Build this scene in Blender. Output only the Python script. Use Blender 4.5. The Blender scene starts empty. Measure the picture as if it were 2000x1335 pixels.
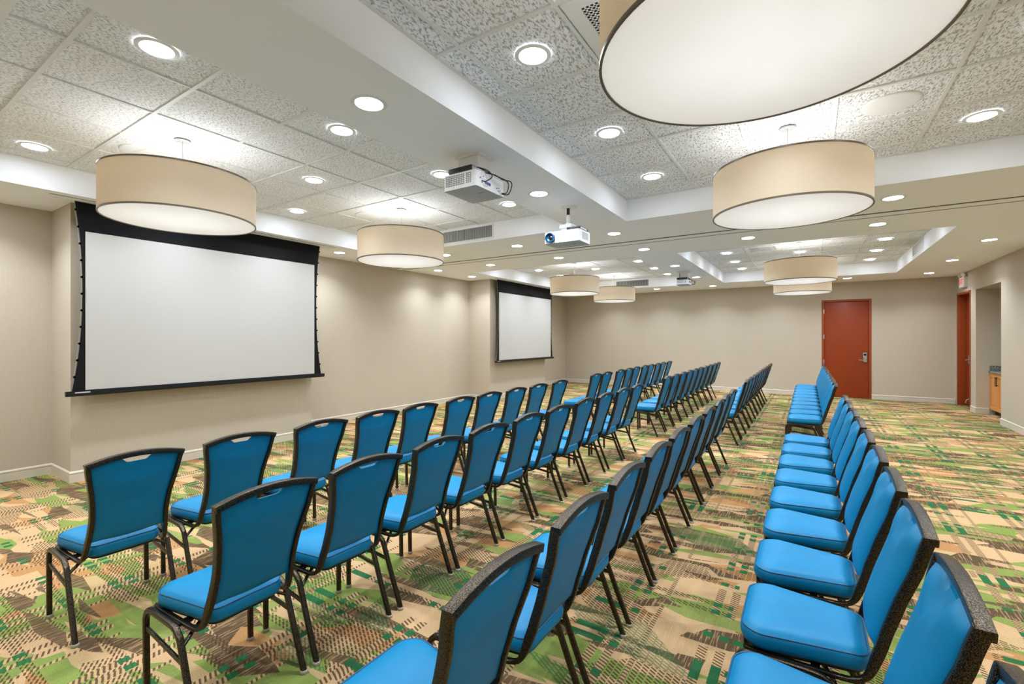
import bpy, bmesh, math, random
from mathutils import Vector, Matrix
random.seed(7)
S = bpy.context.scene
COL = S.collection
PI = math.pi

# ------------------------------------------------------------------ helpers
def link(o):
    COL.objects.link(o); return o

def smooth(me, deg=35):
    me.polygons.foreach_set('use_smooth', [True] * len(me.polygons))
    me.set_sharp_from_angle(angle=math.radians(deg))

def obj(name, bm, mat, parent=None, sm=True, deg=35):
    bmesh.ops.recalc_face_normals(bm, faces=bm.faces)
    me = bpy.data.meshes.new(name); bm.to_mesh(me); bm.free()
    mats = mat if isinstance(mat, (list, tuple)) else [mat]
    for m in mats: me.materials.append(m)
    if sm: smooth(me, deg)
    o = link(bpy.data.objects.new(name, me))
    if parent is not None: o.parent = parent
    return o

def tag(o, label=None, cat=None, group=None, kind=None):
    if label: o['label'] = label
    if cat: o['category'] = cat
    if group: o['group'] = group
    if kind: o['kind'] = kind
    return o

def empty(name, loc=(0, 0, 0), rz=0):
    o = link(bpy.data.objects.new(name, None))
    o.empty_display_size = .05; o.location = loc; o.rotation_euler = (0, 0, rz)
    return o

def BM(): return bmesh.new()

def box(bm, a, b, mi=0, bev=0):
    x0, y0, z0 = a; x1, y1, z1 = b
    v = [bm.verts.new(p) for p in ((x0,y0,z0),(x1,y0,z0),(x1,y1,z0),(x0,y1,z0),(x0,y0,z1),(x1,y0,z1),(x1,y1,z1),(x0,y1,z1))]
    fs = []
    for f in ((3,2,1,0),(4,5,6,7),(0,1,5,4),(1,2,6,5),(2,3,7,6),(3,0,4,7)):
        fc = bm.faces.new([v[i] for i in f]); fc.material_index = mi; fs.append(fc)
    if bev:
        es = list({e for f in fs for e in f.edges})
        bmesh.ops.bevel(bm, geom=es, offset=bev, segments=2, profile=.6, affect='EDGES', clamp_overlap=True)
    return v

def cyl(bm, c, r, h, n=32, r2=None, mi=0, axis='z', cap=True):
    r2 = r if r2 is None else r2
    def P(a, rr, t):
        x, y = rr * math.cos(a), rr * math.sin(a)
        if axis == 'z': return (c[0] + x, c[1] + y, c[2] + t)
        if axis == 'x': return (c[0] + t, c[1] + x, c[2] + y)
        return (c[0] + x, c[1] + t, c[2] + y)
    A = [bm.verts.new(P(2*PI*i/n, r, 0)) for i in range(n)]
    B = [bm.verts.new(P(2*PI*i/n, r2, h)) for i in range(n)]
    for i in range(n):
        f = bm.faces.new((A[i], A[(i+1) % n], B[(i+1) % n], B[i])); f.material_index = mi
    if cap:
        bm.faces.new(A[::-1]).material_index = mi; bm.faces.new(B).material_index = mi

def lathe(bm, prof, c=(0, 0, 0), n=48, mi=0, close=False):
    rings = []
    for r, z in prof:
        rings.append([bm.verts.new((c[0] + r*math.cos(2*PI*i/n), c[1] + r*math.sin(2*PI*i/n), c[2] + z)) for i in range(n)])
    m = len(rings)
    for k in range(m if close else m - 1):
        A, B = rings[k], rings[(k+1) % m]
        for i in range(n):
            bm.faces.new((A[i], A[(i+1) % n], B[(i+1) % n], B[i])).material_index = mi

def sweep(bm, pts, sec, up=(0, 1, 0), cap=True, mi=0, closed=False):
    """sweep a section along a path; sec = list of (a,b) or function t->list; a along 'side' (fixed-ish up), b along normal"""
    pts = [Vector(p) for p in pts]; n = len(pts); up = Vector(up).normalized(); rings = []
    for i, p in enumerate(pts):
        if closed: t = pts[(i+1) % n] - pts[i-1]
        else: t = pts[min(i+1, n-1)] - pts[max(i-1, 0)]
        t.normalize()
        u = (up - t * up.dot(t))
        if u.length < 1e-4: u = Vector((1, 0, 0)) - t * t.x
        u.normalize(); w = t.cross(u)
        s = sec(i / max(1, n-1)) if callable(sec) else sec
        rings.append([bm.verts.new(p + u*a + w*b) for a, b in s])
    m = len(rings[0])
    for k in range(n if closed else n-1):
        A, B = rings[k], rings[(k+1) % n]
        for i in range(m):
            bm.faces.new((A[i], A[(i+1) % m], B[(i+1) % m], B[i])).material_index = mi
    if cap and not closed:
        bm.faces.new(rings[0][::-1]).material_index = mi; bm.faces.new(rings[-1]).material_index = mi

def rsec(w, h, r=None, k=2):
    """rounded rectangle section w (along up) x h"""
    r = min(w, h)*.25 if r is None else r; out = []
    for cx, cy, a0 in ((w/2-r, h/2-r, 0), (-w/2+r, h/2-r, 90), (-w/2+r, -h/2+r, 180), (w/2-r, -h/2+r, 270)):
        for j in range(k+1):
            a = math.radians(a0 + 90*j/k); out.append((cx + r*math.cos(a), cy + r*math.sin(a)))
    return out

def csec(r, n=8): return [(r*math.cos(2*PI*i/n), r*math.sin(2*PI*i/n)) for i in range(n)]

def catmull(P, k=5):
    P = [Vector(p) for p in P]; out = []
    for i in range(len(P)-1):
        p0 = P[max(i-1, 0)]; p1 = P[i]; p2 = P[i+1]; p3 = P[min(i+2, len(P)-1)]
        for j in range(k):
            t = j/k
            out.append(.5*((2*p1) + (p2-p0)*t + (2*p0-5*p1+4*p2-p3)*t*t + (3*p1-p0-3*p2+p3)*t**3))
    out.append(P[-1]); return out

def text_mesh(name, body, size, mat, depth=.001, parent=None, loc=(0,0,0), rot=(0,0,0)):
    cu = bpy.data.curves.new(name, 'FONT'); cu.body = body; cu.size = size; cu.extrude = depth
    cu.align_x = 'CENTER'; cu.align_y = 'CENTER'; cu.resolution_u = 3
    t = bpy.data.objects.new(name, cu); COL.objects.link(t)
    dg = bpy.context.evaluated_depsgraph_get(); dg.update()
    me = bpy.data.meshes.new_from_object(t.evaluated_get(dg))
    bpy.data.objects.remove(t); me.materials.clear(); me.materials.append(mat)
    o = link(bpy.data.objects.new(name, me)); o.location = loc; o.rotation_euler = rot
    if parent is not None: o.parent = parent
    return o

# ------------------------------------------------------------------ materials
def lin(c):
    return tuple(((v/255)/12.92 if v/255 <= .04045 else ((v/255+.055)/1.055)**2.4) for v in c)

def newmat(name):
    m = bpy.data.materials.new(name); m.use_nodes = True
    nt = m.node_tree; nt.nodes.clear()
    out = nt.nodes.new('ShaderNodeOutputMaterial'); return m, nt, out

def principled(nt, out, color=(.5,.5,.5), rough=.5, metal=0, spec=.5):
    b = nt.nodes.new('ShaderNodeBsdfPrincipled')
    b.inputs['Base Color'].default_value = (*color, 1); b.inputs['Roughness'].default_value = rough
    b.inputs['Metallic'].default_value = metal; b.inputs['Specular IOR Level'].default_value = spec
    nt.links.new(b.outputs[0], out.inputs['Surface']); return b

class E:
    """tiny expression wrapper over Math nodes"""
    nt = None
    def __init__(s, v): s.v = v
    def _op(s, op, o=None, c=None, clamp=False):
        n = E.nt.nodes.new('ShaderNodeMath'); n.operation = op; n.use_clamp = clamp
        for i, q in enumerate((s, o, c)):
            if q is None: continue
            q = q.v if isinstance(q, E) else q
            if isinstance(q, (int, float)): n.inputs[i].default_value = q
            else: E.nt.links.new(q, n.inputs[i])
        return E(n.outputs[0])
    def __add__(s, o): return s._op('ADD', o)
    def __radd__(s, o): return s._op('ADD', o)
    def __sub__(s, o): return s._op('SUBTRACT', o)
    def __rsub__(s, o): return E(o)._op('SUBTRACT', s)
    def __mul__(s, o): return s._op('MULTIPLY', o)
    def __rmul__(s, o): return s._op('MULTIPLY', o)
    def __truediv__(s, o): return s._op('DIVIDE', o)
    def lt(s, o): return s._op('LESS_THAN', o)
    def gt(s, o): return s._op('GREATER_THAN', o)
    def fract(s): return s._op('FRACT')
    def floor(s): return s._op('FLOOR')
    def mx(s, o): return s._op('MAXIMUM', o)
    def mn(s, o): return s._op('MINIMUM', o)
    def inv(s): return 1 - s

def band(f, a, b): return f.gt(a) * f.lt(b)

def coords(nt):
    tc = nt.nodes.new('ShaderNodeTexCoord'); sp = nt.nodes.new('ShaderNodeSeparateXYZ')
    nt.links.new(tc.outputs['Object'], sp.inputs[0]); E.nt = nt
    return tc, E(sp.outputs[0]), E(sp.outputs[1]), E(sp.outputs[2])

def vec(nt, x, y, z=0.0):
    c = nt.nodes.new('ShaderNodeCombineXYZ')
    for i, q in enumerate((x, y, z)):
        q = q.v if isinstance(q, E) else q
        if isinstance(q, (int, float)): c.inputs[i].default_value = q
        else: nt.links.new(q, c.inputs[i])
    return c.outputs[0]

def noise(nt, v, scale, detail=2, rough=.5, out='Fac', dist=0):
    n = nt.nodes.new('ShaderNodeTexNoise'); n.inputs['Scale'].default_value = scale
    n.inputs['Detail'].default_value = detail; n.inputs['Roughness'].default_value = rough
    n.inputs['Distortion'].default_value = dist
    if v is not None: nt.links.new(v, n.inputs['Vector'])
    return E(n.outputs[out])

def white(nt, v):
    n = nt.nodes.new('ShaderNodeTexWhiteNoise'); n.noise_dimensions = '3D'; nt.links.new(v, n.inputs['Vector']); return E(n.outputs['Value'])

def mixc(nt, f, a, b):
    m = nt.nodes.new('ShaderNodeMix'); m.data_type = 'RGBA'
    f = f.v if isinstance(f, E) else f
    if isinstance(f, (int, float)): m.inputs[0].default_value = f
    else: nt.links.new(f, m.inputs[0])
    for i, q in ((6, a), (7, b)):
        if isinstance(q, tuple): m.inputs[i].default_value = (*q, 1)
        else: nt.links.new(q, m.inputs[i])
    return m.outputs[2]

def bump(nt, b, h, strength=.3, dist=.01):
    n = nt.nodes.new('ShaderNodeBump'); n.inputs['Strength'].default_value = strength; n.inputs['Distance'].default_value = dist
    nt.links.new(h.v if isinstance(h, E) else h, n.inputs['Height']); nt.links.new(n.outputs[0], b.inputs['Normal'])

def simple(name, rgb, rough=.5, metal=0, spec=.5, nscale=0, namp=.06, bmp=0):
    m, nt, out = newmat(name); c = lin(rgb); b = principled(nt, out, c, rough, metal, spec)
    if nscale:
        tc, x, y, z = coords(nt); n = noise(nt, tc.outputs['Object'], nscale, 3)
        nt.links.new(mixc(nt, n, tuple(v*(1-namp) for v in c), tuple(min(1, v*(1+namp)) for v in c)), b.inputs['Base Color'])
        if bmp: bump(nt, b, n, bmp, .002)
    return m

def emis(name, rgb, st):
    m, nt, out = newmat(name); e = nt.nodes.new('ShaderNodeEmission')
    e.inputs[0].default_value = (*lin(rgb), 1); e.inputs[1].default_value = st
    nt.links.new(e.outputs[0], out.inputs['Surface']); return m

# wallcovering: warm greige with fine woven vertical threads
def mat_wall():
    m, nt, out = newmat('wallcovering'); b = principled(nt, out, lin((190,176,154)), .85, 0, .2)
    tc, x, y, z = coords(nt); s = x + y
    a = noise(nt, vec(nt, s*140, z*3, 0), 1.0, 2); d = noise(nt, vec(nt, s*30, z*55, 3), 1.0, 2); c = noise(nt, vec(nt, s*2.2, z*.8), 1.0, 3)
    f = a*.45 + d*.3 + c*.25
    nt.links.new(mixc(nt, f, lin((180,168,149)), lin((204,193,175))), b.inputs['Base Color'])
    bump(nt, b, f, .12, .002); return m

def mat_carpet():
    m, nt, out = newmat('plaid_carpet'); b = principled(nt, out, (.5,.5,.5), .95, 0, .05)
    tc, x, y, z = coords(nt)
    # angular brush-stroke patches, long across the rows
    vo = nt.nodes.new('ShaderNodeTexVoronoi'); vo.inputs['Scale'].default_value = 1; vo.inputs['Randomness'].default_value = 1
    nt.links.new(vec(nt, (x + y*.40)*2.9, (y - x*.22)*6.4, 0), vo.inputs['Vector'])
    sp = nt.nodes.new('ShaderNodeSeparateColor'); nt.links.new(vo.outputs['Color'], sp.inputs[0]); r = E(sp.outputs[0]); g = E(sp.outputs[1])
    vo2 = nt.nodes.new('ShaderNodeTexVoronoi'); vo2.inputs['Scale'].default_value = 1
    nt.links.new(vec(nt, (x - y*.25)*2.0 + 7, (y + x*.18)*4.2, 0), vo2.inputs['Vector'])
    sp2 = nt.nodes.new('ShaderNodeSeparateColor'); nt.links.new(vo2.outputs['Color'], sp2.inputs[0]); q = E(sp2.outputs[0]); q2 = E(sp2.outputs[1])
    pl = nt.nodes.new('ShaderNodeMapRange'); pl.inputs[1].default_value = .3; pl.inputs[2].default_value = .7; nt.links.new(noise(nt, tc.outputs['Object'], 210, 3, .8).v, pl.inputs[0]); pile = E(pl.outputs[0])
    stri = noise(nt, vec(nt, x*110, y*7, 0), 1.0, 2)      # fine threads along the rows
    tan = mixc(nt, pile, lin((164,128,88)), lin((216,184,140)))
    otan = mixc(nt, pile, lin((138,94,54)), lin((204,156,104)))
    lime = mixc(nt, pile*.6 + stri*.4, lin((92,106,44)), lin((152,168,92)))
    brown = mixc(nt, stri.gt(.56)*.75 + pile*.2, lin((78,64,46)), lin((160,130,94)))
    green = mixc(nt, pile, lin((22,78,44)), lin((56,116,72)))
    dark = lin((78,60,42))
    c = mixc(nt, r.gt(.34), tan, otan)
    c = mixc(nt, r.gt(.52), c, lime)
    c = mixc(nt, r.gt(.78), c, brown)
    isb = r.gt(.78)
    vo3 = nt.nodes.new('ShaderNodeTexVoronoi'); vo3.inputs['Scale'].default_value = 1
    nt.links.new(vec(nt, (x + y*.2)*2.4 + 3, (y - x*.10)*15, 0), vo3.inputs['Vector'])
    sp3 = nt.nodes.new('ShaderNodeSeparateColor'); nt.links.new(vo3.outputs['Color'], sp3.inputs[0]); q3 = E(sp3.outputs[0])
    c = mixc(nt, q3.gt(.80) * .85, c, tan); c = mixc(nt, q3.lt(.10) * .9, c, lime); c = mixc(nt, band(q3, .10, .19) * .9, c, brown)
    isb = (isb._op('MULTIPLY', q3.lt(.80))._op('MAXIMUM', band(q3, .10, .19)))._op('MULTIPLY', q3.gt(.10))
    # dashes: slanted short strokes set in lines
    fr_ = (x/.034).fract(); dX = (((y + fr_*.018)/.0205).fract()).lt(.46) * fr_.lt(.84)
    dY = (((y + x*.35)/.021).fract()).lt(.46)
    # ladder bands that run with the rows (pairs), and across them
    fx = ((x + .02)/.45).fract(); bandsY = (band(fx, .02, .115) + band(fx, .19, .285))._op('MINIMUM', 1.0)
    thinY = band(((x+.26)/.45).fract(), .0, .05)
    fy = ((y + .10)/.56).fract(); bandsX = (band(fy, .02, .10) + band(fy, .16, .24) + band(fy, .62, .70))._op('MINIMUM', 1.0)
    segY = white(nt, vec(nt, ((x+.02)/.45).floor(), (y/.30).floor(), 1)); segX = white(nt, vec(nt, (x/.36).floor(), ((y+.10)/.56).floor(), 5))
    # patch hatching
    c = mixc(nt, q.gt(.72) * dX * isb.inv() * .92, c, dark)
    c = mixc(nt, bandsX * dX * segX.gt(.36) * .92, c, dark)
    # light stripe under the ladder
    c = mixc(nt, (bandsY + thinY)._op('MINIMUM', 1.0) * segY.gt(.18) * isb.inv() * .75, c, tan)
    c = mixc(nt, (bandsY + thinY)._op('MINIMUM', 1.0) * dY * segY.gt(.18) * isb.inv() * .9, c, dark)
    # dark green plaid accents
    c = mixc(nt, bandsX * bandsY * segX.gt(.20) * .97, c, green)
    c = mixc(nt, bandsY * segY.gt(.80) * band((y/.30).fract(), .15, .6) * .97, c, green)
    c = mixc(nt, bandsX * segX.gt(.72) * band((x/.36).fract(), .1, .55) * .97, c, green)
    c = mixc(nt, q2.gt(.93) * dX.inv() * (stri*.8 + .3)._op('MINIMUM', 1.0) * .85, c, green)
    nt.links.new(c, b.inputs['Base Color'])
    bump(nt, b, pile*.6 + stri*.4, .5, .004); return m

def mat_tile(name, scale, st):
    m, nt, out = newmat(name); b = principled(nt, out, (.7,.7,.68), .95, 0, .1)
    tc, x, y, z = coords(nt)
    n = noise(nt, vec(nt, x*scale, y*scale*.45 + x*scale*.25, 0), 1.0, 2, .55, dist=.6)
    f = nt.nodes.new('ShaderNodeMapRange'); f.inputs[1].default_value = .36; f.inputs[2].default_value = .50
    nt.links.new(n.v, f.inputs[0])
    nt.links.new(mixc(nt, E(f.outputs[0]), lin((186,186,184)), lin((250,250,249))), b.inputs['Base Color'])  # colour darkens in the pits along with the bump, deepening their shade
    bump(nt, b, E(f.outputs[0]), st, .004); return m

def mat_vinyl():
    m, nt, out = newmat('blue_vinyl'); b = principled(nt, out, lin((0,118,164)), .46, 0, .28)
    tc, x, y, z = coords(nt); n = noise(nt, tc.outputs['Object'], 420, 2); k = noise(nt, tc.outputs['Object'], 14, 2)
    nt.links.new(mixc(nt, k, lin((0,114,159)), lin((0,124,171))), b.inputs['Base Color'])
    bump(nt, b, n*.25 + k*1.2, .12, .004); return m

def mat_hammer():
    m, nt, out = newmat('bronze_hammertone'); b = principled(nt, out, lin((96,84,70)), .24, .95, .5)
    tc, x, y, z = coords(nt); n = noise(nt, tc.outputs['Object'], 380, 1, .5)
    nt.links.new(mixc(nt, n.gt(.52), lin((50,43,35)), lin((96,87,74))), b.inputs['Base Color'])  # paler flecks put bump glints into the colour of the speckled finish
    bump(nt, b, n, .4, .003); return m

def mat_wood(name, c1, c2, rough=.35, vert='z'):
    m, nt, out = newmat(name); b = principled(nt, out, lin(c1), rough, 0, .4)
    tc, x, y, z = coords(nt); s = x + y
    a = noise(nt, vec(nt, s*9, z*1.1, 0), 1.0, 4, .6, dist=1.2); g = noise(nt, vec(nt, s*90, z*5, 0), 1.0, 2)
    k = noise(nt, vec(nt, (s*1.9), z*1.3, 2), 1.0, 3)
    nt.links.new(mixc(nt, a*.45 + g*.15 + k*.4, lin(c1), lin(c2)), b.inputs['Base Color']); return m

def mat_granite():
    m, nt, out = newmat('speckled_granite'); b = principled(nt, out, (.3,.3,.3), .25, 0, .5)
    tc, x, y, z = coords(nt); n = noise(nt, tc.outputs['Object'], 60, 4, .8); k = noise(nt, tc.outputs['Object'], 150, 2)
    c = mixc(nt, n.gt(.52), lin((72,80,76)), lin((150,158,150))); c = mixc(nt, k.gt(.62), c, lin((200,200,190)))
    nt.links.new(c, b.inputs['Base Color']); return m

def mat_shade():
    m, nt, out = newmat('linen_shade'); c = lin((232,212,184))
    tc, x, y, z = coords(nt); n = noise(nt, vec(nt, (x+y)*160, z*20), 1.0, 2); k = noise(nt, vec(nt, (x-y)*20, z*220), 1.0, 2)
    col = mixc(nt, n*.5+k*.5, lin((214,200,176)), lin((228,216,196)))
    d = nt.nodes.new('ShaderNodeBsdfDiffuse'); t = nt.nodes.new('ShaderNodeBsdfTranslucent'); mx = nt.nodes.new('ShaderNodeMixShader')
    mx.inputs[0].default_value = .27
    nt.links.new(col, d.inputs[0]); t.inputs[0].default_value = (*lin((255,240,216)), 1)
    nt.links.new(d.outputs[0], mx.inputs[1]); nt.links.new(t.outputs[0], mx.inputs[2]); nt.links.new(mx.outputs[0], out.inputs['Surface'])
    return m

def mat_diffuser():
    m, nt, out = newmat('lit_acrylic_diffuser')
    d = nt.nodes.new('ShaderNodeBsdfDiffuse'); t = nt.nodes.new('ShaderNodeBsdfTranslucent'); mx = nt.nodes.new('ShaderNodeMixShader'); mx.inputs[0].default_value = .47
    d.inputs[0].default_value = (.8,.8,.8,1); t.inputs[0].default_value = (.95,.94,.92,1)
    e = nt.nodes.new('ShaderNodeEmission'); e.inputs[0].default_value = (.97,.98,1,1); e.inputs[1].default_value = DIFF_E
    ad = nt.nodes.new('ShaderNodeAddShader')
    nt.links.new(d.outputs[0], mx.inputs[1]); nt.links.new(t.outputs[0], mx.inputs[2])
    nt.links.new(mx.outputs[0], ad.inputs[0]); nt.links.new(e.outputs[0], ad.inputs[1]); nt.links.new(ad.outputs[0], out.inputs['Surface'])
    return m

DIFF_E = .05
LAMP_W = 5.0
SPOT_W = 4.8
DISC_E = 31.0
EXPOSURE = 1.3

M = {}
M['wall'] = mat_wall()
M['carpet'] = mat_carpet()
M['paint'] = simple('white_ceiling_paint', (248,249,250), .8, 0, .2, 3, .015)
M['base'] = simple('cream_baseboard_vinyl', (208,198,180), .55, 0, .3, 6, .03)
M['tile_fine'] = mat_tile('acoustic_tile', 135, .7)
M['tile_coarse'] = mat_tile('coarse_acoustic_tile', 78, 1.0)
M['grid'] = simple('white_ceiling_grid', (226,226,222), .5, 0, .3)
M['groove'] = simple('dark_track_groove', (70,68,64), .8)
M['vinyl'] = mat_vinyl()
M['piping'] = simple('blue_piping', (2,74,112), .5)
M['frame'] = mat_hammer()
M['glide'] = simple('clear_plastic_glide', (158,148,132), .3)
M['board'] = simple('black_seat_board', (26,24,22), .7)
M['shade'] = mat_shade()
M['diffuser'] = mat_diffuser()
M['bronze'] = simple('bronze_rim', (112,98,80), .4, .3)
M['nickel'] = simple('brushed_nickel', (178,176,172), .35, .85)
M['canopy'] = simple('grey_canopy', (168,168,166), .5)
M['cable'] = simple('steel_cable', (200,198,192), .4, .5)
M['trimwhite'] = simple('white_metal_trim', (236,236,234), .4, 0, .4)
M['disc'] = emis('downlight_lens', (232,241,255), DISC_E)
M['blackfab'] = simple('black_screen_masking', (22,22,24), .8, 0, .2, 20, .1)
M['screen'] = simple('matte_white_screen', (203,201,197), .9, 0, .1, 2, .015)
M['barblack'] = simple('black_aluminium_bar', (34,35,37), .35, .3)
M['barlabel'] = simple('pale_bar_label', (205,200,205), .5)
M['cherry'] = mat_wood('cherry_door_veneer', (124,44,14), (158,66,26))
M['cherryframe'] = simple('cherry_door_frame', (150,66,24), .4, 0, .4, 8, .06)
M['oak'] = mat_wood('honey_oak', (196,128,58), (224,158,86), .4)
M['granite'] = mat_granite()
M['black'] = simple('black_plastic', (20,20,22), .45)
M['pullblack'] = simple('black_iron_pull', (22,20,18), .4, .5)
M['chrome'] = simple('satin_chrome', (200,200,202), .25, .9)
M['projwhite'] = simple('white_projector_plastic', (236,236,236), .4, 0, .4)
M['projgrey'] = simple('grey_projector_underside', (176,177,178), .5)
M['vent'] = simple('grey_vent_recess', (120,120,118), .7)
M['lensblue'] = simple('blue_lens_ring', (16,72,104), .3, .2)
M['lensglass'] = simple('dark_lens_glass', (16,20,30), .08, 0, .8)
M['bluelabel'] = simple('blue_port', (70,90,170), .5)
M['exitbody'] = simple('cream_exit_housing', (222,216,204), .5)
M['exitface'] = emis('lit_exit_face', (255,240,232), .22)
M['exitred'] = emis('lit_exit_letters', (225,20,24), .45)
M['duct'] = simple('dark_duct_interior', (60,58,55), .9)
M['void'] = simple('dark_void', (14,12,10), .9)

# ------------------------------------------------------------------ room
XL, XR, YN, YF = -7.07, 2.765, -1.0, 14.3
ZC, ZT = 2.90, 3.15
BX = -6.43
B1, B2 = (1.54, 4.285), (8.98, 11.68)
TR = [(-6.06, -2.575, .50, 5.41), (-1.86, 1.535, .50, 5.41), (-6.06, -2.575, 7.89, 12.80), (-1.86, 1.535, 7.89, 12.80)]

bm = BM(); box(bm, (XL-.2, YN-.2, -.12), (3.7, YF+.2, 0)); tag(obj('floor', bm, M['carpet'], sm=False), kind='structure')

# soffit with four recesses
bm = BM()
xs = [XL-.2, -6.06, -2.575, -1.86, 1.535, 3.7]; ys = [YN-.2, .50, 5.41, 7.89, 12.80, YF+.2]
for i in range(5):
    for j in range(5):
        if i in (1, 3) and j in (1, 3): continue
        box(bm, (xs[i], ys[j], ZC), (xs[i+1], ys[j+1], 3.3))
bmesh.ops.remove_doubles(bm, verts=bm.verts, dist=1e-5)
seen = {}
for f in bm.faces: seen.setdefault(tuple(sorted(v.index for v in f.verts)), []).append(f)
bm.verts.index_update(); seen = {}
for f in bm.faces: seen.setdefault(tuple(sorted(v.index for v in f.verts)), []).append(f)
dele = [f for k in seen.values() if len(k) > 1 for f in k]
bmesh.ops.delete(bm, geom=dele, context='FACES')
tag(obj('ceiling', bm, M['paint'], sm=False), kind='structure')

# tile fields and their grid
gx0 = {0: -3.445, 1: -1.68}
for k, (x0, x1, y0, y1) in enumerate(TR):
    bm = BM(); box(bm, (x0, y0, ZT+.008), (x1, y1, ZT+.03)); tag(obj('ceiling', bm, M['tile_fine'] if k in (0, 2) else M['tile_coarse'], sm=False), kind='structure')
    bm = BM(); left = k in (0, 2)
    gx = -3.445 if left else -1.68
    gy = .82 if k < 2 else 8.20
    xx = gx - .61*8
    while xx < x1:
        if x0 + .03 < xx < x1 - .03:
            hw = .006 if left else .011
            box(bm, (xx-hw, y0, ZT-.001), (xx+hw, y1, ZT+.008))
        xx += .61
    yy = gy
    while yy < y1 - .03:
        if yy > y0 + .03: box(bm, (x0, yy-.012, ZT-.002), (x1, yy+.012, ZT+.0078))
        yy += .61
    for a, b in (((x0, y0), (x1, y0+.018)), ((x0, y1-.018), (x1, y1)), ((x0, y0), (x0+.018, y1)), ((x1-.018, y0), (x1, y1))):
        box(bm, (*a, ZT-.0005), (*b, ZT+.009))
    tag(obj('trim_%d' % (k+1), bm, M['grid'], sm=False), kind='structure')

# movable-wall track across the middle soffit
bm = BM()
box(bm, (XL, 6.590, ZC-.008), (XR, 6.750, ZC+.002), 0)
box(bm, (XL, 6.568, ZC-.004), (XR, 6.590, ZC+.001), 1); box(bm, (XL, 6.750, ZC-.0085), (XR, 6.775, ZC+.001), 1)
tag(obj('trim_5', bm, [M['paint'], M['groove']], sm=False), kind='structure')

# walls
bm = BM()
box(bm, (XL-.15, YN-.15, 0), (XL, YF, ZC)); 
for a, b in (B1, B2): box(bm, (XL, a, 0), (BX, b, ZC))
tag(obj('wall_left', bm, M['wall'], sm=False), kind='structure')
D1 = (.232, 1.243, 2.463)
bm = BM()
box(bm, (XL-.15, YF, 0), (D1[0], YF+.15, ZC)); box(bm, (D1[0], YF, D1[2]), (D1[1], YF+.15, ZC)); box(bm, (D1[1], YF, 0), (XR+.9, YF+.15, ZC))
tag(obj('wall_far', bm, M['wall'], sm=False), kind='structure')
bm = BM(); box(bm, (XL-.15, YN-.15, 0), (XR+.15, YN, ZC)); tag(obj('wall_near', bm, M['wall'], sm=False), kind='structure')
D2 = (13.14, 14.17, 2.49); NI = (11.33, 12.79, 2.47); NB = 3.58
bm = BM()
box(bm, (XR, YN, 0), (NB+.1, NI[0], ZC)); box(bm, (XR, NI[0], NI[2]), (NB+.1, NI[1], ZC)); box(bm, (NB, NI[0], 0), (NB+.1, NI[1], NI[2]))
box(bm, (XR, NI[1], 0), (NB+.1, D2[0], ZC)); box(bm, (XR, D2[0], D2[2]), (NB+.1, D2[1], ZC)); box(bm, (XR, D2[1], 0), (NB+.1, YF, ZC))
tag(obj('wall_right', bm, M['wall'], sm=False), kind='structure')

# baseboards: a moulded profile swept along each wall run
def baseboard(name, runs):
    prof = [(0, 0), (.014, 0), (.014, .082), (.006, .085), (.006, .090), (.014, .092), (.013, .103), (.006, .112), (0, .115)]
    bm = BM()
    for pts in runs:   # room lies on the left of travel
        P = [Vector((p[0], p[1], 0)) for p in pts]; rings = []
        for i, p in enumerate(P):
            d0 = (P[i]-P[i-1]).normalized() if i > 0 else None; d1 = (P[i+1]-P[i]).normalized() if i < len(P)-1 else None
            n0 = Vector((-d0.y, d0.x, 0)) if d0 else None; n1 = Vector((-d1.y, d1.x, 0)) if d1 else None
            if n0 and n1: n = n0 + n1; n = n * (1 / max(.3, n.dot(n0)))
            else: n = n0 or n1
            rings.append([bm.verts.new(p + n*a + Vector((0, 0, b))) for a, b in prof])
        for k in range(len(rings)-1):
            for i in range(len(prof)-1): bm.faces.new((rings[k][i], rings[k+1][i], rings[k+1][i+1], rings[k][i+1]))
        bm.faces.new(rings[0]); bm.faces.new(rings[-1][::-1])
    tag(obj(name, bm, M['base'], sm=True, deg=25), kind='structure')
baseboard('baseboard_left', [[(XL, YF), (XL, B2[1]), (BX, B2[1]), (BX, B2[0]), (XL, B2[0]), (XL, B1[1]), (BX, B1[1]), (BX, B1[0]), (XL, B1[0]), (XL, YN)]])
baseboard('baseboard_far', [[(D1[0]-.002, YF), (XL+.014, YF)], [(XR-.014, YF), (D1[1]+.002, YF)]])
baseboard('baseboard_right', [[(XR, YN), (XR, NI[0])], [(2.955, NI[1]), (XR, NI[1]), (XR, D2[0]-.012)]])

# ------------------------------------------------------------------ doors
d = empty('door_1', ((D1[0]+D1[1])/2, YF, 0)); tag(d, kind='structure')
w = (D1[1]-D1[0])/2; H = D1[2]
bm = BM()
for a, b in (((-w, -.012, 0), (-w+.05, .10, H)), ((w-.05, -.012, 0), (w, .10, H)), ((-w+.05, -.012, H-.05), (w-.05, .10, H))): box(bm, a, b, bev=.003)
obj('door_frame', bm, M['cherryframe'], d)
bm = BM(); box(bm, (-w+.053, .018, .008), (w-.053, .063, H-.053), bev=.002); leaf = obj('door_leaf', bm, M['cherry'], d)
bm = BM(); box(bm, (-w+.05, .05, 0), (w-.05, .10, H-.05)); obj('dark_backing', bm, M['void'], d, sm=False)  # full dark panel behind the leaf, closing the opening
for zz in (2.175, 1.532, .89, .25):
    bm = BM(); cyl(bm, (-w+.052, .006, zz-.06), .007, .12, 12); box(bm, (-w+.030, .0, zz-.055), (-w+.052, .004-.017, zz+.055)); obj('hinge', bm, M['chrome'], d)
bm = BM(); box(bm, (w-.165, -.006, .90), (w-.085, .019, 1.135), bev=.006); lock = obj('door_lock', bm, M['chrome'], d)
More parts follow.
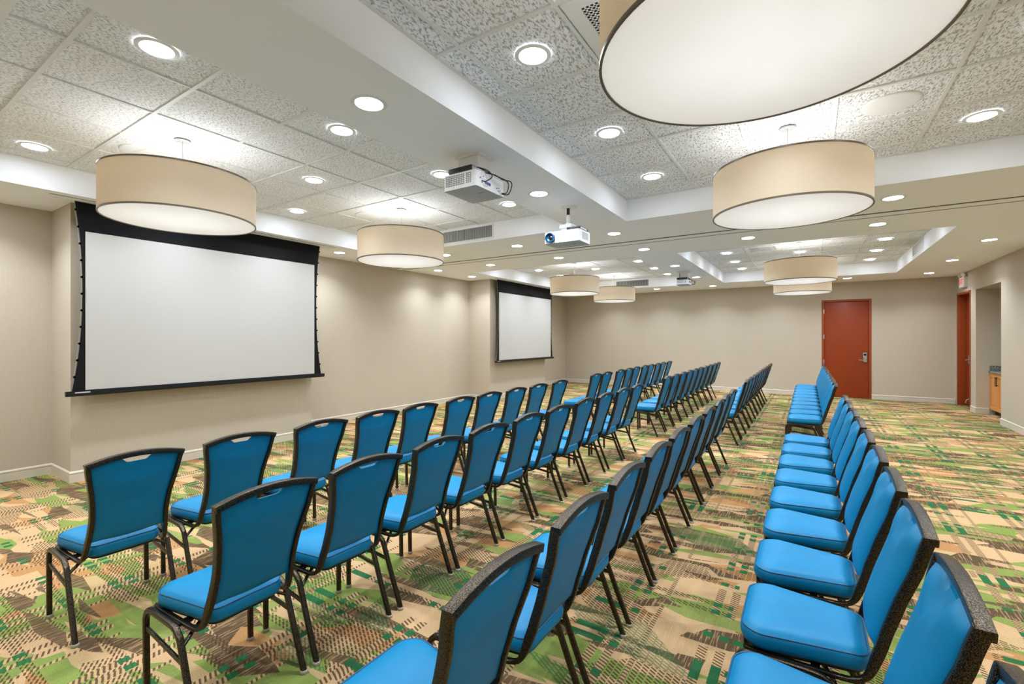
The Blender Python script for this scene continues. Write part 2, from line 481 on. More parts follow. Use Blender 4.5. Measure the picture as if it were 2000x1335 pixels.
bm = BM(); box(bm, (w-.152, -.009, 1.06), (w-.098, -.005, 1.115)); obj('card_reader', bm, M['black'], lock, sm=False)
bm = BM(); cyl(bm, (w-.125, -.05, .955), .012, .045, 16, axis='y'); sweep(bm, [(w-.125, -.047, .955), (w-.16, -.05, .957), (w-.25, -.046, .955)], rsec(.018, .012)); obj('lever', bm, M['chrome'], lock)

d = empty('door_2', (XR, (D2[0]+D2[1])/2, 0)); tag(d, kind='structure')
w = (D2[1]-D2[0])/2; H = D2[2]
bm = BM()
for a, b in (((-.012, -w, 0), (.19, -w+.045, H)), ((-.012, w-.045, 0), (.19, w, H)), ((-.012, -w+.045, H-.045), (.19, w-.045, H))): box(bm, a, b, bev=.003)
obj('door_frame', bm, M['cherryframe'], d)
bm = BM(); box(bm, (.125, -w+.048, .008), (.168, w-.048, H-.048), bev=.002); obj('door_leaf', bm, M['cherry'], d)
bm = BM(); cyl(bm, (.060, .20, 1.02), .011, .066, 16, axis='x'); cyl(bm, (.116, .20, 1.02), .032, .01, 24, axis='x')
sweep(bm, [(.066, .20, 1.02), (.062, .17, 1.02), (.066, .08, 1.02)], rsec(.02, .012)); box(bm, (.112, .165, .93), (.126, .235, 1.12), bev=.005); obj('door_handle', bm, M['chrome'], d)
bm = BM(); box(bm, (.112, .20, .13), (.126, .25, .19), bev=.003); sweep(bm, [(.112, .225, .16), (.085, .225, .15), (.078, .225, .10)], csec(.008)); cyl(bm, (.078, .225, .075), .014, .03, 16); obj('kick_stop', bm, M['chrome'], d)

# exit sign with twin emergency heads over the side door
ex = empty('exit_sign', (XR, 13.545, 2.69)); tag(ex, 'lit white exit sign with red letters and two lamp heads above the side door', 'exit sign')
bm = BM(); box(bm, (-.060, -.18, -.115), (-.001, .18, .105), bev=.005); obj('housing', bm, M['exitbody'], ex)
bm = BM(); box(bm, (-.064, -.172, -.105), (-.0605, .172, .097)); fc = obj('face_plate', bm, M['exitface'], ex, sm=False)
text_mesh('exit_lettering', 'EXIT', .165, M['exitred'], .001, fc, (-.0655, 0, .01), (PI/2, 0, -PI/2))
for s in (-1, 1):
    bm = BM(); cyl(bm, (-.03, s*.125, .10), .012, .03, 12)
    pr = [(.001, -.045), (.026, -.04), (.036, -.01), (.044, .022), (.046, .028), (.04, .028), (.001, .022)]
    lathe(bm, pr, n=24)
    h = BM(); lathe(h, pr, n=24); bm2 = h
    rot = Matrix.Rotation(math.radians(90), 4, 'Y') @ Matrix.Identity(4)
    bmesh.ops.transform(bm2, matrix=Matrix.Translation((-.05, s*.135, .155)) @ Matrix.Rotation(math.radians(s*-35), 4, 'Z') @ Matrix.Rotation(math.radians(-110), 4, 'Y'), verts=bm2.verts)
    bm.free(); bm = bm2; cyl(bm, (-.03, s*.125, .10), .012, .035, 12)
    obj('lamp_head', bm, M['exitbody'], ex)

# ------------------------------------------------------------------ niche: cabinets and counter
CX = 2.96
n = 3; cw = (NI[1]-NI[0]-.004)/n
for i in range(2):   # unit with a pair of doors, and a narrower one nearer
    pass
def cabinet(y0, y1, doors, label):
    t = empty('base_cabinet', (CX, (y0+y1)/2, 0)); tag(t, label, 'cabinet', 'oak base cabinets in the side niche')
    h = (y1-y0)/2 - .001
    bm = BM(); box(bm, (.022, -h, .10), (NB-CX-.002, h, .818)); box(bm, (.0, -h, .10), (.022, h, .112)); box(bm, (.0, -h, .79), (.022, h, .818)); obj('body', bm, M['oak'], t, sm=False)
    bm = BM(); box(bm, (.08, -h, 0.0), (.10, h, .10)); obj('toe_kick', bm, M['black'], t, sm=False)
    dw = 2*h/doors
    for k in range(doors):
        a, b = -h + k*dw + .003, -h + (k+1)*dw - .003
        bm = BM(); z0, z1 = .114, .788; f = .055
        box(bm, (0, a, z0), (.02, a+f, z1), bev=.002); box(bm, (0, b-f, z0), (.02, b, z1), bev=.002); box(bm, (0, a+f, z0), (.02, b-f, z0+f), bev=.002); box(bm, (0, a+f, z1-f), (.02, b-f, z1), bev=.002)
        box(bm, (.011, a+f-.002, z0+f-.002), (.02, b-f+.002, z1-f+.002)); box(bm, (.005, a+f+.018, z0+f+.018), (.012, b-f-.018, z1-f-.018), bev=.003)
        dr = obj('door', bm, M['oak'], t, sm=False)
        yy = (b-.03) if k % 2 == 0 else (a+.03)
        bm = BM(); sweep(bm, [(-.028, yy, .58), (-.028, yy, .76)], csec(.006))
        for zz in (.60, .74): cyl(bm, (-.028, yy, zz), .0045, .03, 8, axis='x')
        obj('bar_pull', bm, M['pullblack'], dr)
cabinet(NI[1]-.962, NI[1]-.002, 2, 'honey oak cabinet with two doors and black pulls, far end of the side niche')
cabinet(NI[0]+.002, NI[1]-.966, 1, 'narrow honey oak base cabinet at the near end of the niche')
ct = empty('countertop', (CX, (NI[0]+NI[1])/2, .82)); tag(ct, 'speckled grey green stone countertop over the oak niche cabinets', 'countertop')
hy = (NI[1]-NI[0])/2 - .002
bm = BM(); box(bm, (-.02, -hy, 0), (NB-CX-.002, hy, .032), bev=.004); obj('slab', bm, M['granite'], ct)
bm = BM(); box(bm, (0, hy-.02, .032), (NB-CX-.024, hy, .135)); box(bm, (NB-CX-.024, -hy, .032), (NB-CX-.004, hy, .135)); obj('backsplash', bm, M['granite'], ct, sm=False)

# ------------------------------------------------------------------ projection screens
def screen(yc, label):
    t = empty('projection_screen', (-6.29, yc, ZC)); tag(t, label, 'projection screen', 'pull-down screens')
    Z = lambda z: z - ZC
    # housing slot trim in the soffit
    bm = BM(); L = 1.605
    box(bm, (-.055, -L, -.006), (.005, L, .0), 0); box(bm, (.04, -L, -.008), (.10, L, .0), 0); box(bm, (-.062, -L, -.003), (-.055, L, .0), 1); box(bm, (.1, -L, -.003), (.104, L, 0), 1)
    box(bm, (.008, -1.40, -.002), (.036, 1.40, .0), 1)
    obj('ceiling_slot', bm, [M['paint'], M['groove']], t, sm=False)
    # black masking cloth with bowed sides (real thickness), white surface set in front
    bm = BM(); n = 26; rows = []
    zt, zb = Z(2.895), Z(.955)
    for j in range(n+1):
        q = j/n; z = zt + (zb-zt)*q
        hw = 1.335 + .062*abs(2*q-1)**2.2 + (.022*q**3)
        rows.append([bm.verts.new((xx, s*hw, z)) for xx, s in ((.0, -1), (.0, 1), (-.003, 1), (-.003, -1))])
    for j in range(n):
        A, B = rows[j], rows[j+1]
        for i in range(4): bm.faces.new((A[i], A[(i+1) % 4], B[(i+1) % 4], B[i]))
    bm.faces.new(rows[0]); bm.faces.new(rows[-1][::-1])
    obj('black_masking', bm, M['blackfab'], t)
    bm = BM(); box(bm, (.0003, -1.315, Z(.963)), (.0022, 1.305, Z(2.597))); obj('viewing_surface', bm, M['screen'], t, sm=False)
    bm = BM(); sweep(bm, [(.0, -1.468, Z(.931)), (.0, 1.468, Z(.931))], [(.012, .026), (.02, .010), (.02, -.026), (-.02, -.026), (-.02, .010), (-.012, .026)], up=(1, 0, 0)); bar = obj('weight_bar', bm, M['barblack'], t, deg=20)
    bm = BM(); box(bm, (.0185, -1.40, Z(.936)), (.0212, -1.28, Z(.948))); obj('maker_label', bm, M['barlabel'], bar, sm=False)
    for s in (-1, 1):
        cable = []
        for k in range(11):
            q = .045 + k*.088; z = zt + (zb-zt)*q
            hw = 1.335 + .062*abs(2*q-1)**2.2 + (.022*q**3)
            bm = BM(); cyl(bm, (-.004, s*(hw+.004), z), .012, .008, 12, axis='x'); box(bm, (-.004, s*hw-.01, z-.012), (.004, s*hw+.01, z+.012)); obj('tension_tab', bm, M['black'], t)
            cable.append((.0, s*(hw+.011), z))
        bm = BM(); sweep(bm, [(0, s*1.40, zt)] + cable + [(.0, s*1.455, Z(.955))], csec(.0018, 5), up=(1, 0, 0)); obj('tension_cord', bm, M['cable'], t)
screen(2.935, 'large white projection screen with black masking on the near left wall')
screen(10.475, 'white projection screen with black masking on the far left wall, farther from view')

# ------------------------------------------------------------------ drum pendants
def drum(x, y, label):
    t = empty('drum_pendant', (x, y, ZT)); tag(t, label, 'pendant lamp', 'drum pendants')
    R_ = .54; z0, z1 = 2.475-ZT, 2.83-ZT
    bm = BM(); lathe(bm, [(0.0001, -.006), (.058, -.006), (.060, -.002), (.060, .0)], n=40); obj('canopy', bm, M['canopy'], t)
    bm = BM(); cyl(bm, (0, 0, z1-.01), .004, -(z1-.01)-.006, 10); obj('stem', bm, M['cable'], t)
    for k in range(3):
        a = 2*PI*k/3 + .5
        bm = BM(); sweep(bm, [(0.02*math.cos(a), .02*math.sin(a), -.006), ((R_-.008)*math.cos(a), (R_-.008)*math.sin(a), z1-.004)], csec(.0012, 5), up=(0, 0, 1)); obj('suspension_cable', bm, M['cable'], t)
    bm = BM(); lathe(bm, [(R_, z0+.004), (R_, z1-.004), (R_-.003, z1-.004), (R_-.003, z0+.004)], n=96, close=True); sh = obj('lamp_shade', bm, M['shade'], t, deg=60)
    for zz in (z0, z1-.012):
        bm = BM(); lathe(bm, [(R_+.002, zz), (R_+.002, zz+.012), (R_-.006, zz+.012), (R_-.008, zz)], n=96, close=True); obj('rim', bm, M['bronze'], sh, deg=60)
    bm = BM(); lathe(bm, [(0.0001, z0+.004), (R_-.0085, z0+.004), (R_-.0085, z0+.008), (0.0001, z0+.008)], n=96); obj('diffuser', bm, M['diffuser'], t, deg=60)
    bm = BM(); 
    for k in range(4):
        a = PI/4 + k*PI/2; sweep(bm, [(0, 0, z0+.25), (.16*math.cos(a), .16*math.sin(a), z0+.24)], csec(.006), up=(0, 0, 1)); cyl(bm, (.16*math.cos(a),   .16*math.sin(a), z0+.20), .018, .05, 16)
    cyl(bm, (0, 0, z0+.18), .03, z1-z0-.19, 16)
    obj('lamp_holder', bm, M['trimwhite'], t)
    for k in range(4):
        a = PI/4 + k*PI/2
        L = bpy.data.lights.new('bulb', 'POINT'); L.energy = LAMP_W/4; L.color = (.90, .95, 1); L.shadow_soft_size = .035
        lo = link(bpy.data.objects.new('bulb', L)); lo.parent = t; lo.location = (.16*math.cos(a), .16*math.sin(a), z0+.285)
for x, y, lb in [(-.15, 1.80, 'huge tan drum pendant cut off by the top of the photo, nearest of all'),
                 (-.155, 4.24, 'large tan drum pendant beyond the huge one, in the near right ceiling recess'),
                 (-4.43, 1.76, 'large tan drum pendant overlapping the top of the near projection screen'),
                 (-4.43, 4.23, 'tan drum pendant right of the near projection screen, by the air grille'),
                 (-.17, 9.45, 'yellowish tan drum pendant in the far right recess, nearer and larger of the two'),
                 (-.17, 11.93, 'small tan drum pendant in the far right recess, half hidden and closest to far wall'),
                 (-4.42, 9.40, 'pale drum pendant over the top corner of the far projection screen'),
                 (-4.42, 11.88, 'smallest pale drum pendant in the far left recess, nearest the far wall')]:
    drum(x, y, lb)

# ------------------------------------------------------------------ recessed downlights
def make_downlight():
    t = empty('downlight')
    bm = BM(); lathe(bm, [(.078, .003), (.082, -.004), (.100, -.004), (.106, -.001), (.106, .003)], n=48); obj('trim_ring', bm, M['trimwhite'], t, deg=60)
    bm = BM(); lathe(bm, [(0.0001, -.0005), (.040, -.0012), (.081, -.0005)], n=48); obj('lens', bm, M['disc'], t, deg=60)
    L = bpy.data.lights.new('downlight_beam', 'AREA'); L.shape = 'DISK'; L.size = .14; L.energy = SPOT_W; L.spread = math.radians(125); L.color = (.84, .905, 1)
    lo = link(bpy.data.objects.new('downlight_beam', L)); lo.parent = t; lo.location = (0, 0, -.006)
    return t
proto_dl = None
def copytree(src, loc, name=None):
    r = src.copy(); COL.objects.link(r); r.location = loc
    for ch in src.children:
        c = ch.copy(); COL.objects.link(c); c.parent = r; c.matrix_parent_inverse = ch.matrix_parent_inverse.copy()
        for g in ch.children:
            e = g.copy(); COL.objects.link(e); e.parent = c; e.matrix_parent_inverse = g.matrix_parent_inverse.copy()
    return r
DL = []
ordn = ['first', 'second', 'third', 'fourth', 'fifth', 'sixth', 'seventh', 'eighth', 'ninth', 'tenth']
for i, y in enumerate((1.86, 3.917, 5.96, 7.28, 9.276, 11.27, 13.39)):
    DL.append((-2.22, y, ZC, 'round downlight, %s from the near end of the long middle ceiling beam' % ordn[i]))
for i, x in enumerate((-5.19, -3.76, -.75, .69)):
    DL.append((x, 5.96, ZC, 'round downlight on near side of the crosswise ceiling track, %s from left, off the beam' % ordn[i]))
for i, x in enumerate((-5.17, -3.705, -.74, .69)):
    DL.append((x, 7.24, ZC, 'round downlight on far side of the crosswise ceiling track, %s from left, off the beam' % ordn[i]))
for i, y in enumerate((4.847, 7.24, 8.39)):
    DL.append((-6.51, y, ZC, 'round downlight close to the left wall between the screens, %s counting away from view' % ordn[i]))
for i, y in enumerate((3.2, 5.2, 7.2, 9.255, 11.33, 13.28)):  # the three nearest are out of view, added for lighting
    DL.append((2.14, y, ZC, 'round downlight along the right wall, %s from the far wall corner' % ordn[5-i]))
for i, x in enumerate((-5.2, -3.706, -.74, .716)):
    DL.append((x, 13.39, ZC, 'round downlight in the strip beside the far wall, %s from left, off the beam' % ordn[i]))
for i, y in enumerate((1.12, 2.36, 3.55, 4.79)):
    DL.append((-3.14, y, ZT, 'round tile downlight, %s from near end, beam side of the near left recess' % ordn[i]))
    DL.append((-5.635, y, ZT, 'round tile downlight, %s from near end, screen side of the near left recess' % ordn[i]))
DL.append((-4.376, 2.945, ZT, 'round tile downlight midway between the two pendants of the near left recess'))
for i, y in enumerate((2.34, 3.56, 4.76)):
    DL.append((-1.367, y, ZT, 'round tile downlight, %s from near end, beam side of the near right recess' % ordn[i]))
    DL.append((1.07, y+.04*(i == 2)-.03*(i == 1), ZT, 'round tile downlight, %s from near end, right wall side of the near right recess' % ordn[i]))
DL.append((-.15, 3.02, ZT, 'round tile downlight midway between the two pendants of the near right recess'))
for i, y in enumerate((8.64, 9.87, 11.08, 12.27)):
    DL.append((-5.60, y, ZT, 'round tile downlight, %s from near end, screen side of the far left recess' % ordn[i]))
    DL.append((-3.127, y, ZT, 'round tile downlight, %s from near end, beam side of the far left recess' % ordn[i]))
    DL.append((-1.387, y, ZT, 'round tile downlight, %s from near end, beam side of the far right recess' % ordn[i]))
    DL.append((1.045, y+.02, ZT, 'round tile downlight, %s from near end, right wall side of the far right recess' % ordn[i]))
DL.append((-4.35, 10.42, ZT, 'round tile downlight midway between the two pendants of the far left recess'))
DL.append((-.18, 10.48, ZT, 'round tile downlight just above the yellowish pendant of the far right recess'))
for i, x in enumerate((-6.5, -5.2, -3.7, -2.22, -.74, .716, 2.13)):  # unseen fixtures added to light the near end, continuing the ceiling layout
    DL.append((x, -.10, ZC, 'added unseen downlight in the strip by the near wall behind the viewer, %s from left' % ordn[i]))
DL.append((-6.51, .84, ZC, 'added unseen downlight close to the left wall, just nearer than the near screen'))  # out of view, added to brighten the left wall and near floor
DL.append((2.14, 1.3, ZC, 'added unseen downlight along the right wall, nearest the viewer'))  # out of view, added with the near strip to light this end
for x, y, z, lb in DL:
    if proto_dl is None:
        proto_dl = make_downlight(); o = proto_dl; o.location = (x, y, z)
    else: o = copytree(proto_dl, (x, y, z))
    tag(o, lb, 'ceiling light', 'recessed downlights')

# ceiling speakers (plain white discs in the tiles)
for x, y, lb in [(-4.999, 1.68, 'flat round white ceiling speaker just left of the near left pendant canopy'),
                 (-5.02, 4.20, 'flat round white ceiling speaker left of the pendant by the air grille'),
                 (.474, 4.20, 'large flat white ceiling speaker disc right of the near right pendant canopy'),
                 (.50, 11.7, 'small faint white ceiling speaker disc in the far right recess')]:
    t = empty('ceiling_speaker', (x, y, ZT)); tag(t, lb, 'ceiling speaker', 'ceiling speakers')
    bm = BM(); lathe(bm, [(.145, -.0025), (.162, -.0025), (.168, .001), (.168, .008)], n=56); obj('rim', bm, M['trimwhite'], t, deg=60)
    bm = BM(); lathe(bm, [(.0001, -.003), (.08, -.003), (.146, -.002)], n=56); obj('speaker_grille', bm, M['trimwhite'], t, deg=60)

# perforated square diffusers in the tile grid
for x, y, lb in [(-1.06+.305, 2.04+.305, 'perforated square ceiling air diffuser beside the huge drum pendant'),
                 (-1.06+.305, 9.42+.305, 'flat square ceiling air diffuser in the far right recess, left of the pendant')]:
    t = empty('air_diffuser', (x, y, ZT)); tag(t, lb, 'air diffuser')
    bm = BM(); h = .292
    for a, b in (((-h, -h), (h, -h+.075)), ((-h, h-.075), (h, h)), ((-h, -h+.075), (-h+.075, h-.075)), ((h-.075, -h+.075), (h, h-.075))): box(bm, (*a, -.006), (*b, .006))
    obj('frame', bm, M['grid'], t, sm=False)
    bm = BM(); g = h-.075; n = 18; s = 2*g/n
    for i in range(n+1):
        box(bm, (-g+i*s-.0045, -g, -.003), (-g+i*s+.0045, g, -.001)); box(bm, (-g, -g+i*s-.0045, -.003), (g, -g+i*s+.0045, -.001))
    obj('perforated_face', bm, M['grid'], t, sm=False)
    bm = BM(); box(bm, (-g, -g, .003), (g, g, .006)); obj('plenum', bm, M['duct'], t, sm=False)

# air grilles in the recess side walls
def grille(loc, rz, wdt, label, cover=0.5):
    t = empty('air_grille', loc, rz); tag(t, label, 'air grille', 'wall air grilles')
    h = .083; w = wdt/2; f = .022
    bm = BM()
    for a, b in (((-w-f, -.006, -h-f), (w+f, .0, -h)), ((-w-f, -.006, h), (w+f, .0, h+f)), ((-w-f, -.006, -h), (-w, 0, h)), ((w, -.006, -h), (w+f, 0, h))): box(bm, a, b)
    obj('frame', bm, M['trimwhite'], t, sm=False)
    bm = BM(); n = int(wdt/.018)
    for i in range(n):
        x = -w + (i+.5)*wdt/n
        v = [bm.verts.new(p) for p in ((x-.0015, -.006, -h), (x, -.006, -h), (x+.0025, -.001, -h), (x+.001, -.001, -h))]
        v2 = [bm.verts.new((p.co.x, p.co.y, h)) for p in v]
        for k in range(4): bm.faces.new((v[k], v[(k+1) % 4], v2[(k+1) % 4], v2[k]))
    obj('louvres', bm, M['trimwhite'], t, sm=False)
    bm = BM(); box(bm, (-w, -.0008, -h), (w, -.0002, h)); obj('duct_opening', bm, M['duct'], t, sm=False)
grille((-4.29, 5.409, 3.033), 0, .92, 'white slatted air grille behind the drum pendant right of the near screen')
grille((-4.24, 12.799, 3.033), 0, .92, 'white slatted air grille above the smallest pale pendant, far left recess')
grille((1.534, 10.40, 3.033), -PI/2, .93, 'white slatted air grille in the right side of the far right recess')

# ------------------------------------------------------------------ projectors
def rprism(bm, pts, z0, z1, mi=0):
    A = [bm.verts.new((x, y, z0)) for x, y in pts]; B = [bm.verts.new((x, y, z1)) for x, y in pts]; n = len(pts)
    for i in range(n): bm.faces.new((A[i], A[(i+1) % n], B[(i+1) % n], B[i])).material_index = mi
    bm.faces.new(A[::-1]).material_index = mi; bm.faces.new(B).material_index = mi

def rrect(x0, y0, x1, y1, r, bulge=(0, 0, 0, 0), k=5):
    out = []
    for cx, cy, a0 in ((x1-r, y1-r, 0), (x0+r, y1-r, 90), (x0+r, y0+r, 180), (x1-r, y0+r, 270)):
        for j in range(k+1):
            a = math.radians(a0 + 90*j/k); out.append((cx + r*math.cos(a), cy + r*math.sin(a)))
    return out

def projector(loc, rz, wx, wy, hgt, label, rear=True, drop=None, box_off=(.0, .0), plate=(.12, .105), antenna=False, pole=False):
    """local: +x rear panel side (connectors), -y side vents; origin on the soffit above the body centre"""
    t = empty('projector', loc, rz); tag(t, label, 'projector', 'ceiling projectors')
    zt = drop; zb = zt - hgt; hx, hy = wx/2, wy/2
    bm = BM(); rprism(bm, rrect(-hx, -hy, hx, hy, .018), zb+.006, zt)
    body = obj('body', bm, M['projwhite'], t, deg=40)
    bm = BM()
    lo = rrect(-hx+.010, -hy+.010, hx-.010, hy-.010, .018); hi = rrect(-hx, -hy, hx, hy, .018)
    A = [bm.verts.new((x, y, zb)) for x, y in lo]; B = [bm.verts.new((x, y, zb+.006)) for x, y in hi]; n = len(A)
    for i in range(n): bm.faces.new((A[i], A[(i+1) % n], B[(i+1) % n], B[i]))
    bm.faces.new(A[::-1]); bm.faces.new(B); under = obj('underside', bm, M['projgrey'], body, deg=40)
    bm = BM(); box(bm, (hx*.35, -.03, zb-.001), (hx*.35+.05, -.024, zb+.001)); obj('latch', bm, M['black'], under, sm=False)
    return t, body, zt, zb, hx, hy

def mount_block(t, zt, px, py):
    bm = BM(); box(bm, (-px-.0, -py, -.016), (px, py, 0), bev=.004); box(bm, (-px*.8, -py*.8, zt+.03), (px*.8, py*.8, -.016), bev=.006); obj('ceiling_mount', bm, M['projwhite'], t)

def receiver(t, x0, y0, x1, y1, z0, z1, ant=False):
    bm = BM(); box(bm, (x0, y0, z0), (x1, y1, z1), bev=.003); r = obj('signal_receiver', bm, M['black'], t)
    bm = BM(); box(bm, (x1-.0005, y0+.012, z0+.006), (x1+.001, y1-.03, z1-.006)); obj('receiver_label', bm, M['barlabel'], r, sm=False)
    bm = BM(); cyl(bm, ((x0+x1)/2-.02, y0-.0015, (z0+z1)/2), .004, .002, 10, axis='y'); obj('status_light', bm, M['bluelabel'], r)
    if ant:
        bm = BM(); sweep(bm, [(x0+.06, y0+.02, z1), (x0+.06, y0+.02, z1+.09)], csec(.006)); obj('antenna', bm, M['black'], r)

def side_vents(body, hx, hy, zb, zt):
    for nm, a, b in (('side_vent', -hx+.02, hx*.30), ('small_side_vent', hx*.40, hx*.72)):
        bm = BM()
        n = max(3, int((b-a)/.016)); s = (b-a)/n; m = 6; zz0, zz1 = zb+.032, zt-.012; dz = (zz1-zz0)/m
        for i in range(n):
            for j in range(m): box(bm, (a+i*s+.0025, -hy-.0006, zz0+j*dz+.0025), (a+(i+1)*s-.0025, -hy+.002, zz0+(j+1)*dz-.0025))
        obj(nm, bm, M['vent'], body, sm=False)

def rear_panel(t, body, hx, hy, zb, zt):
    bm = BM()
    for y, z, r in ((-hy+.05, zb+.075, .005), (-hy+.075, zb+.045, .004), (.08, zb+.05, .005), (.09, zb+.035, .003), (.10, zb+.055, .005), (.11, zb+.035, .005), (-hy+.09, zt-.03, .004)):
        cyl(bm, (hx-.001, y, z), r, .003, 10, axis='x')
    obj('sockets', bm, M['black'], body)
    bm = BM(); box(bm, (hx-.001, -.075, zb+.045), (hx+.003, .0, zb+.065), bev=.002); obj('video_ports', bm, M['bluelabel'], body)
    for pts in ([(hx-.05, -.10, zt+.045), (hx+.03, -.08, zt+.01), (hx+.05, -.05, zt-.03), (hx+.03, -.10, zb+.05), (hx+.002, -.115, zb+.055)],
                [(hx-.04, -.09, zt+.04), (hx+.03, -.03, zt+.0), (hx+.05, .06, zt-.008), (hx+.06, .13, zt-.015), (hx+.055, .165, zt-.04), (hx+.04, .16, zb+.03), (hx+.002, .145, zb+.028)],
                [(hx-.02, -.05, zt+.012), (hx+.03, .02, zt+.004), (hx+.045, .10, zt-.01), (hx+.07, .17, zt-.01), (hx+.07, .19, zt-.04), (hx+.05, .17, zb+.02), (hx+.002, .155, zb+.024)]):
        bm = BM(); sweep(bm, catmull(pts, 6), csec(.0042, 6), up=(1, 0, 0)); obj('cable', bm, M['black'], t)

t, body, zt, zb, hx, hy = projector((-2.207, 2.873, ZC), 0, .311, .365, .125, 'white projector on the middle beam, closest to view, with cables at its back', drop=-.165)
mount_block(t, zt, .12, .10); receiver(t, -.13, -.155, .09, .03, zt+.014, zt+.054); side_vents(body, hx, hy, zb, zt); rear_panel(t, body, hx, hy, zb, zt)
bm = BM(); box(bm, (-.12, -.14, zt), (.11, .14, zt+.014)); obj('mount_bracket', bm, M['black'], t, sm=False)
bm = BM(); cyl(bm, (-hx-.02, .06, (zt+zb)/2), .04, .03, 32, axis='x'); obj('lens', bm, M['lensglass'], body)

t, body, zt, zb, hx, hy = projector((-2.265, 10.22, ZC), 0, .25, .36, .10, 'small white projector under the far part of the beam, cables looped behind', drop=-.185)
mount_block(t, zt, .12, .10); receiver(t, -.11, -.16, .10, .03, zt+.012, zt+.05, True); side_vents(body, hx, hy, zb, zt); rear_panel(t, body, hx, hy, zb, zt)
bm = BM(); cyl(bm, (-hx-.02, .06, (zt+zb)/2), .035, .03, 32, axis='x'); obj('lens', bm, M['lensglass'], body)

t, body, zt, zb, hx, hy = projector((-2.17, 4.44, ZC), 0, .40, .28, .125, 'white projector with a blue ringed lens, hanging on a short pole', drop=-.29)
bm = BM(); rprism(bm, [(-.085, .01), (-.02, -.03), (.06, .0), (.085, .06), (.02, .15), (-.07, .12)], -.012, 0); obj('ceiling_plate', bm, M['projwhite'], t)
bm = BM(); cyl(bm, (-.02, .06, -.085), .017, .073, 24); obj('black_pole', bm, M['black'], t)
bm = BM(); lathe(bm, [(.021, -.085), (.021, -.10), (.024, -.115), (.024, -.14), (.02, -.175)], c=(-.02, .06, 0), n=24); box(bm, (-.095, -.01, -.235), (.055, .13, -.19), bev=.012); lathe(bm, [(.02, -.165), (.045, -.195)], c=(-.02, .06, 0), n=24)
box(bm, (-.08, .0, zt), (.05, .12, -.235), bev=.01); obj('pole_mount', bm, M['projwhite'], t)
receiver(t, .04, -.10, .19, .10, zt+.006, zt+.036)
bm = BM(); lathe(bm, [(.052, .0), (.052, .035), (.044, .037), (.036, .018), (.020, .010)], n=40); bmesh.ops.transform(bm, matrix=Matrix.Translation((-hx+.078, -hy, (zt+zb)/2-.002)) @ Matrix.Rotation(PI/2, 4, 'X'), verts=bm.verts); ln = obj('lens_ring', bm, M['lensblue'], body)
bm = BM(); lathe(bm, [(.0001, .022), (.015, .018), (.034, .006)], n=32); bmesh.ops.transform(bm, matrix=Matrix.Translation((-hx+.078, -hy, (zt+zb)/2-.002)) @ Matrix.Rotation(PI/2, 4, 'X'), verts=bm.verts); obj('lens_glass', bm, M['lensglass'], ln)
bm = BM()
for j in range(7): box(bm, (hx-.001, -.07, zb+.035+j*.011), (hx+.001, .09, zb+.040+j*.011))
obj('side_vents', bm, M['vent'], body, sm=False)

# ------------------------------------------------------------------ banquet chair (faces -x, rear feet on x = 0)
SIDE = [(.092,.888,.196),(.078,.835,.189),(.066,.78,.180),(.047,.72,.170),(.027,.66,.162),(.010,.60,.158),(-.006,.55,.158),(-.020,.50,.161),(-.030,.47,.164),(-.043,.43,.168),(-.054,.403,.171),(-.070,.384,.174),(-.095,.374,.177),(-.13,.371,.180),(-.25,.373,.187),(-.39,.376,.192),(-.412,.378,.186)]
def side_at(z):
    for (x0, z0, y0), (x1, z1, y1) in zip(SIDE, SIDE[1:]):
        if z1 <= z <= z0:
            t = (z-z1)/(z0-z1); return x1+(x0-x1)*t, y1+(y0-y1)*t
    return SIDE[0][0], SIDE[0][2]
def arch(y): return .030*(1 - (y/.205)**2)

